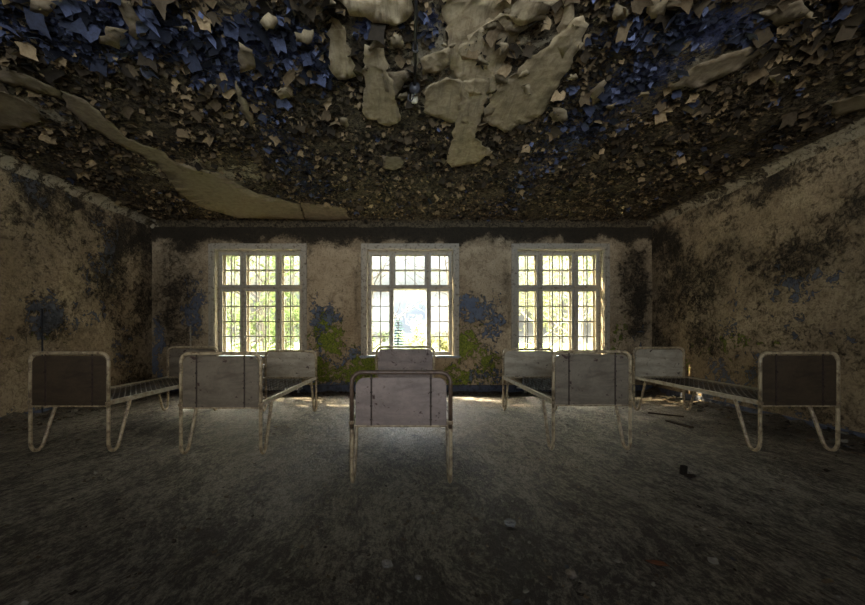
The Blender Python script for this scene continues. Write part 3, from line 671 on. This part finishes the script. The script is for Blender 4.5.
def tree(name, x, y, h, label, barkm, leafm, nleaf=2600, spread=1.7, seed=1, trunk=.11, leaf=.07, start=.25, group='trees outside the windows', gen=3, lean=0):
    rnd = random.Random(seed); r = tag(empty(name, (x, y, GZ)), label, 'tree', group); tb = MB(); bb_ = MB(); tips = []
    tp = [(rnd.uniform(-.03, .03)*h*k/6+lean*k/6, rnd.uniform(-.03, .03)*h*k/6, h*k/6-(.1 if k == 0 else 0)) for k in range(7)]
    tb.tube(catmull(tp, 3), [trunk*(1-.85*k/18) for k in range(19)], 8)
    def br(p, d, L_, rad, g_):
        pts = [p]
        for k in range(4):
            d = (d+Vector((rnd.uniform(-.25, .25), rnd.uniform(-.25, .25), rnd.uniform(-.08, .22)))).normalized(); pts.append(pts[-1]+d*L_/4)
            if g_ < 2: tips.append(pts[-1])
            if g_ > 0 and k > 0: br(pts[-1], (d+Vector((rnd.uniform(-.9, .9), rnd.uniform(-.9, .9), rnd.uniform(-.3, .6)))).normalized(), L_*.55, rad*.5, g_-1)
        bb_.tube(pts, [rad*(1-.2*k) for k in range(5)], 5)
    T = catmull(tp, 3)
    for k in range(14):
        f_ = start+(1-start)*k/14; p_ = T[min(18, int(f_*18))]; a_ = rnd.uniform(0, 6.28)
        br(p_, Vector((math.cos(a_), math.sin(a_), .45)).normalized(), spread*(1.15-.6*f_)*rnd.uniform(.7, 1.1), trunk*.3, gen-1)
    tb.build('trunk', barkm, r, True); bb_.build('branches', barkm, r, True)
    if nleaf:
        rg = np.random.default_rng(seed); ti = np.array([t_[:] for t_ in tips]); c = ti[rg.integers(0, len(ti), nleaf)]+rg.normal(0, .14*spread/1.7, (nleaf, 3))
        a = rg.normal(size=(nleaf, 3)); a /= np.linalg.norm(a, axis=1, keepdims=True); b2 = np.cross(a, rg.normal(size=(nleaf, 3))); b2 /= np.linalg.norm(b2, axis=1, keepdims=True)
        s_ = leaf*rg.uniform(.6, 1.2, (nleaf, 1)); v = np.stack([c-a*s_, c+b2*s_*.5, c+a*s_, c-b2*s_*.5], 1).reshape(-1, 3)
        mesh_obj('foliage', v, [tuple(range(4*i, 4*i+4)) for i in range(nleaf)], leafm, r)
    return r
def conifer(x, y, h, label, seed=1):
    rnd = random.Random(seed); r = tag(empty('fir_tree', (x, y, GZ)), label, 'tree', 'trees outside the windows')
    MB().tube([(0, 0, -.1), (0, 0, h)], [.09, .01], 8).build('trunk', B1, r, True); fm = MB()
    for k in range(26):
        f_ = k/26; z_ = .3+(h-.35)*f_; R_ = (h*.32)*(1-f_)+.05
        for j in range(11):
            a_ = j*6.283/11+k*1.3+rnd.uniform(-.2, .2); L_ = R_*rnd.uniform(.75, 1.1); d = Vector((math.cos(a_), math.sin(a_), 0)); s_ = Vector((-d.y, d.x, 0))
            for q_ in range(7):
                t_ = q_/7; p_ = Vector((0, 0, z_))+d*L_*t_+Vector((0, 0, -.25*L_*t_*t_)); w_ = .10*(1-t_*.6)
                for sg in (-1, 1): fm.add([p_, p_+d*.05+s_*sg*.0, p_+d*(.09)+s_*sg*w_+Vector((0, 0, -.03)), p_+d*.03+s_*sg*w_], [(0, 1, 2, 3)])
    fm.build('foliage', L3, r)
tree('leafy_tree', -6.2, 13.5, 6.2, 'bright green leafy tree beyond the left window, further left', B1, L1, 2600, 2.2, 11, .13, .085, .12)
tree('leafy_tree', -7.4, 18, 7.5, 'pale green tree behind the bright green one in the left window', B1, L2, 1600, 2.8, 12, .16, .11, .10)
tree('leafy_tree', -4.2, 12, 3.4, 'low bright green tree behind the lower right panes of the left window', B1, L1, 2200, 1.4, 13, .07, .08, .1)
tree('bare_tree', -1.7, 15, 8.2, 'leafless branching tree seen through the upper centre window', B1, L2, 160, 2.9, 14, .13, .06, .2)
tree('bare_tree', 1.9, 19, 7.5, 'thin sparse tree seen at the right of the centre window', B1, L2, 260, 2.6, 15, .11, .07, .2)
conifer(-.45, 12.5, 2.75, 'dark green fir tree low in the centre window', 5)
tree('bushy_shrub', .75, 13, 1.9, 'yellow-green bushy shrub low in the centre window', B1, L4, 4200, 1.2, 16, .05, .07, .08)
tree('bushy_shrub', -1.5, 12.2, 2.2, 'green bushy shrub in the lower left panes of the centre window', B1, L1, 3200, 1.1, 17, .05, .07, .08)
tree('birch_tree', 4.6, 12.6, 7.0, 'white-barked birch in the left panes of the right window', B2, L2, 1000, 1.6, 18, .10, .07, .3)
tree('birch_tree', 5.7, 12.2, 7.2, 'white-barked birch in the middle of the right window', B2, L1, 1100, 1.6, 19, .10, .07, .3)
tree('birch_tree', 6.9, 14.5, 7.4, 'white-barked birch in the right panes of the right window', B2, L1, 1100, 1.8, 20, .12, .08, .2)
tree('leafy_tree', 6.4, 17.5, 6.5, 'green leafy tree behind the birches in the right window', B1, L4, 2000, 2.6, 21, .14, .10, .08)
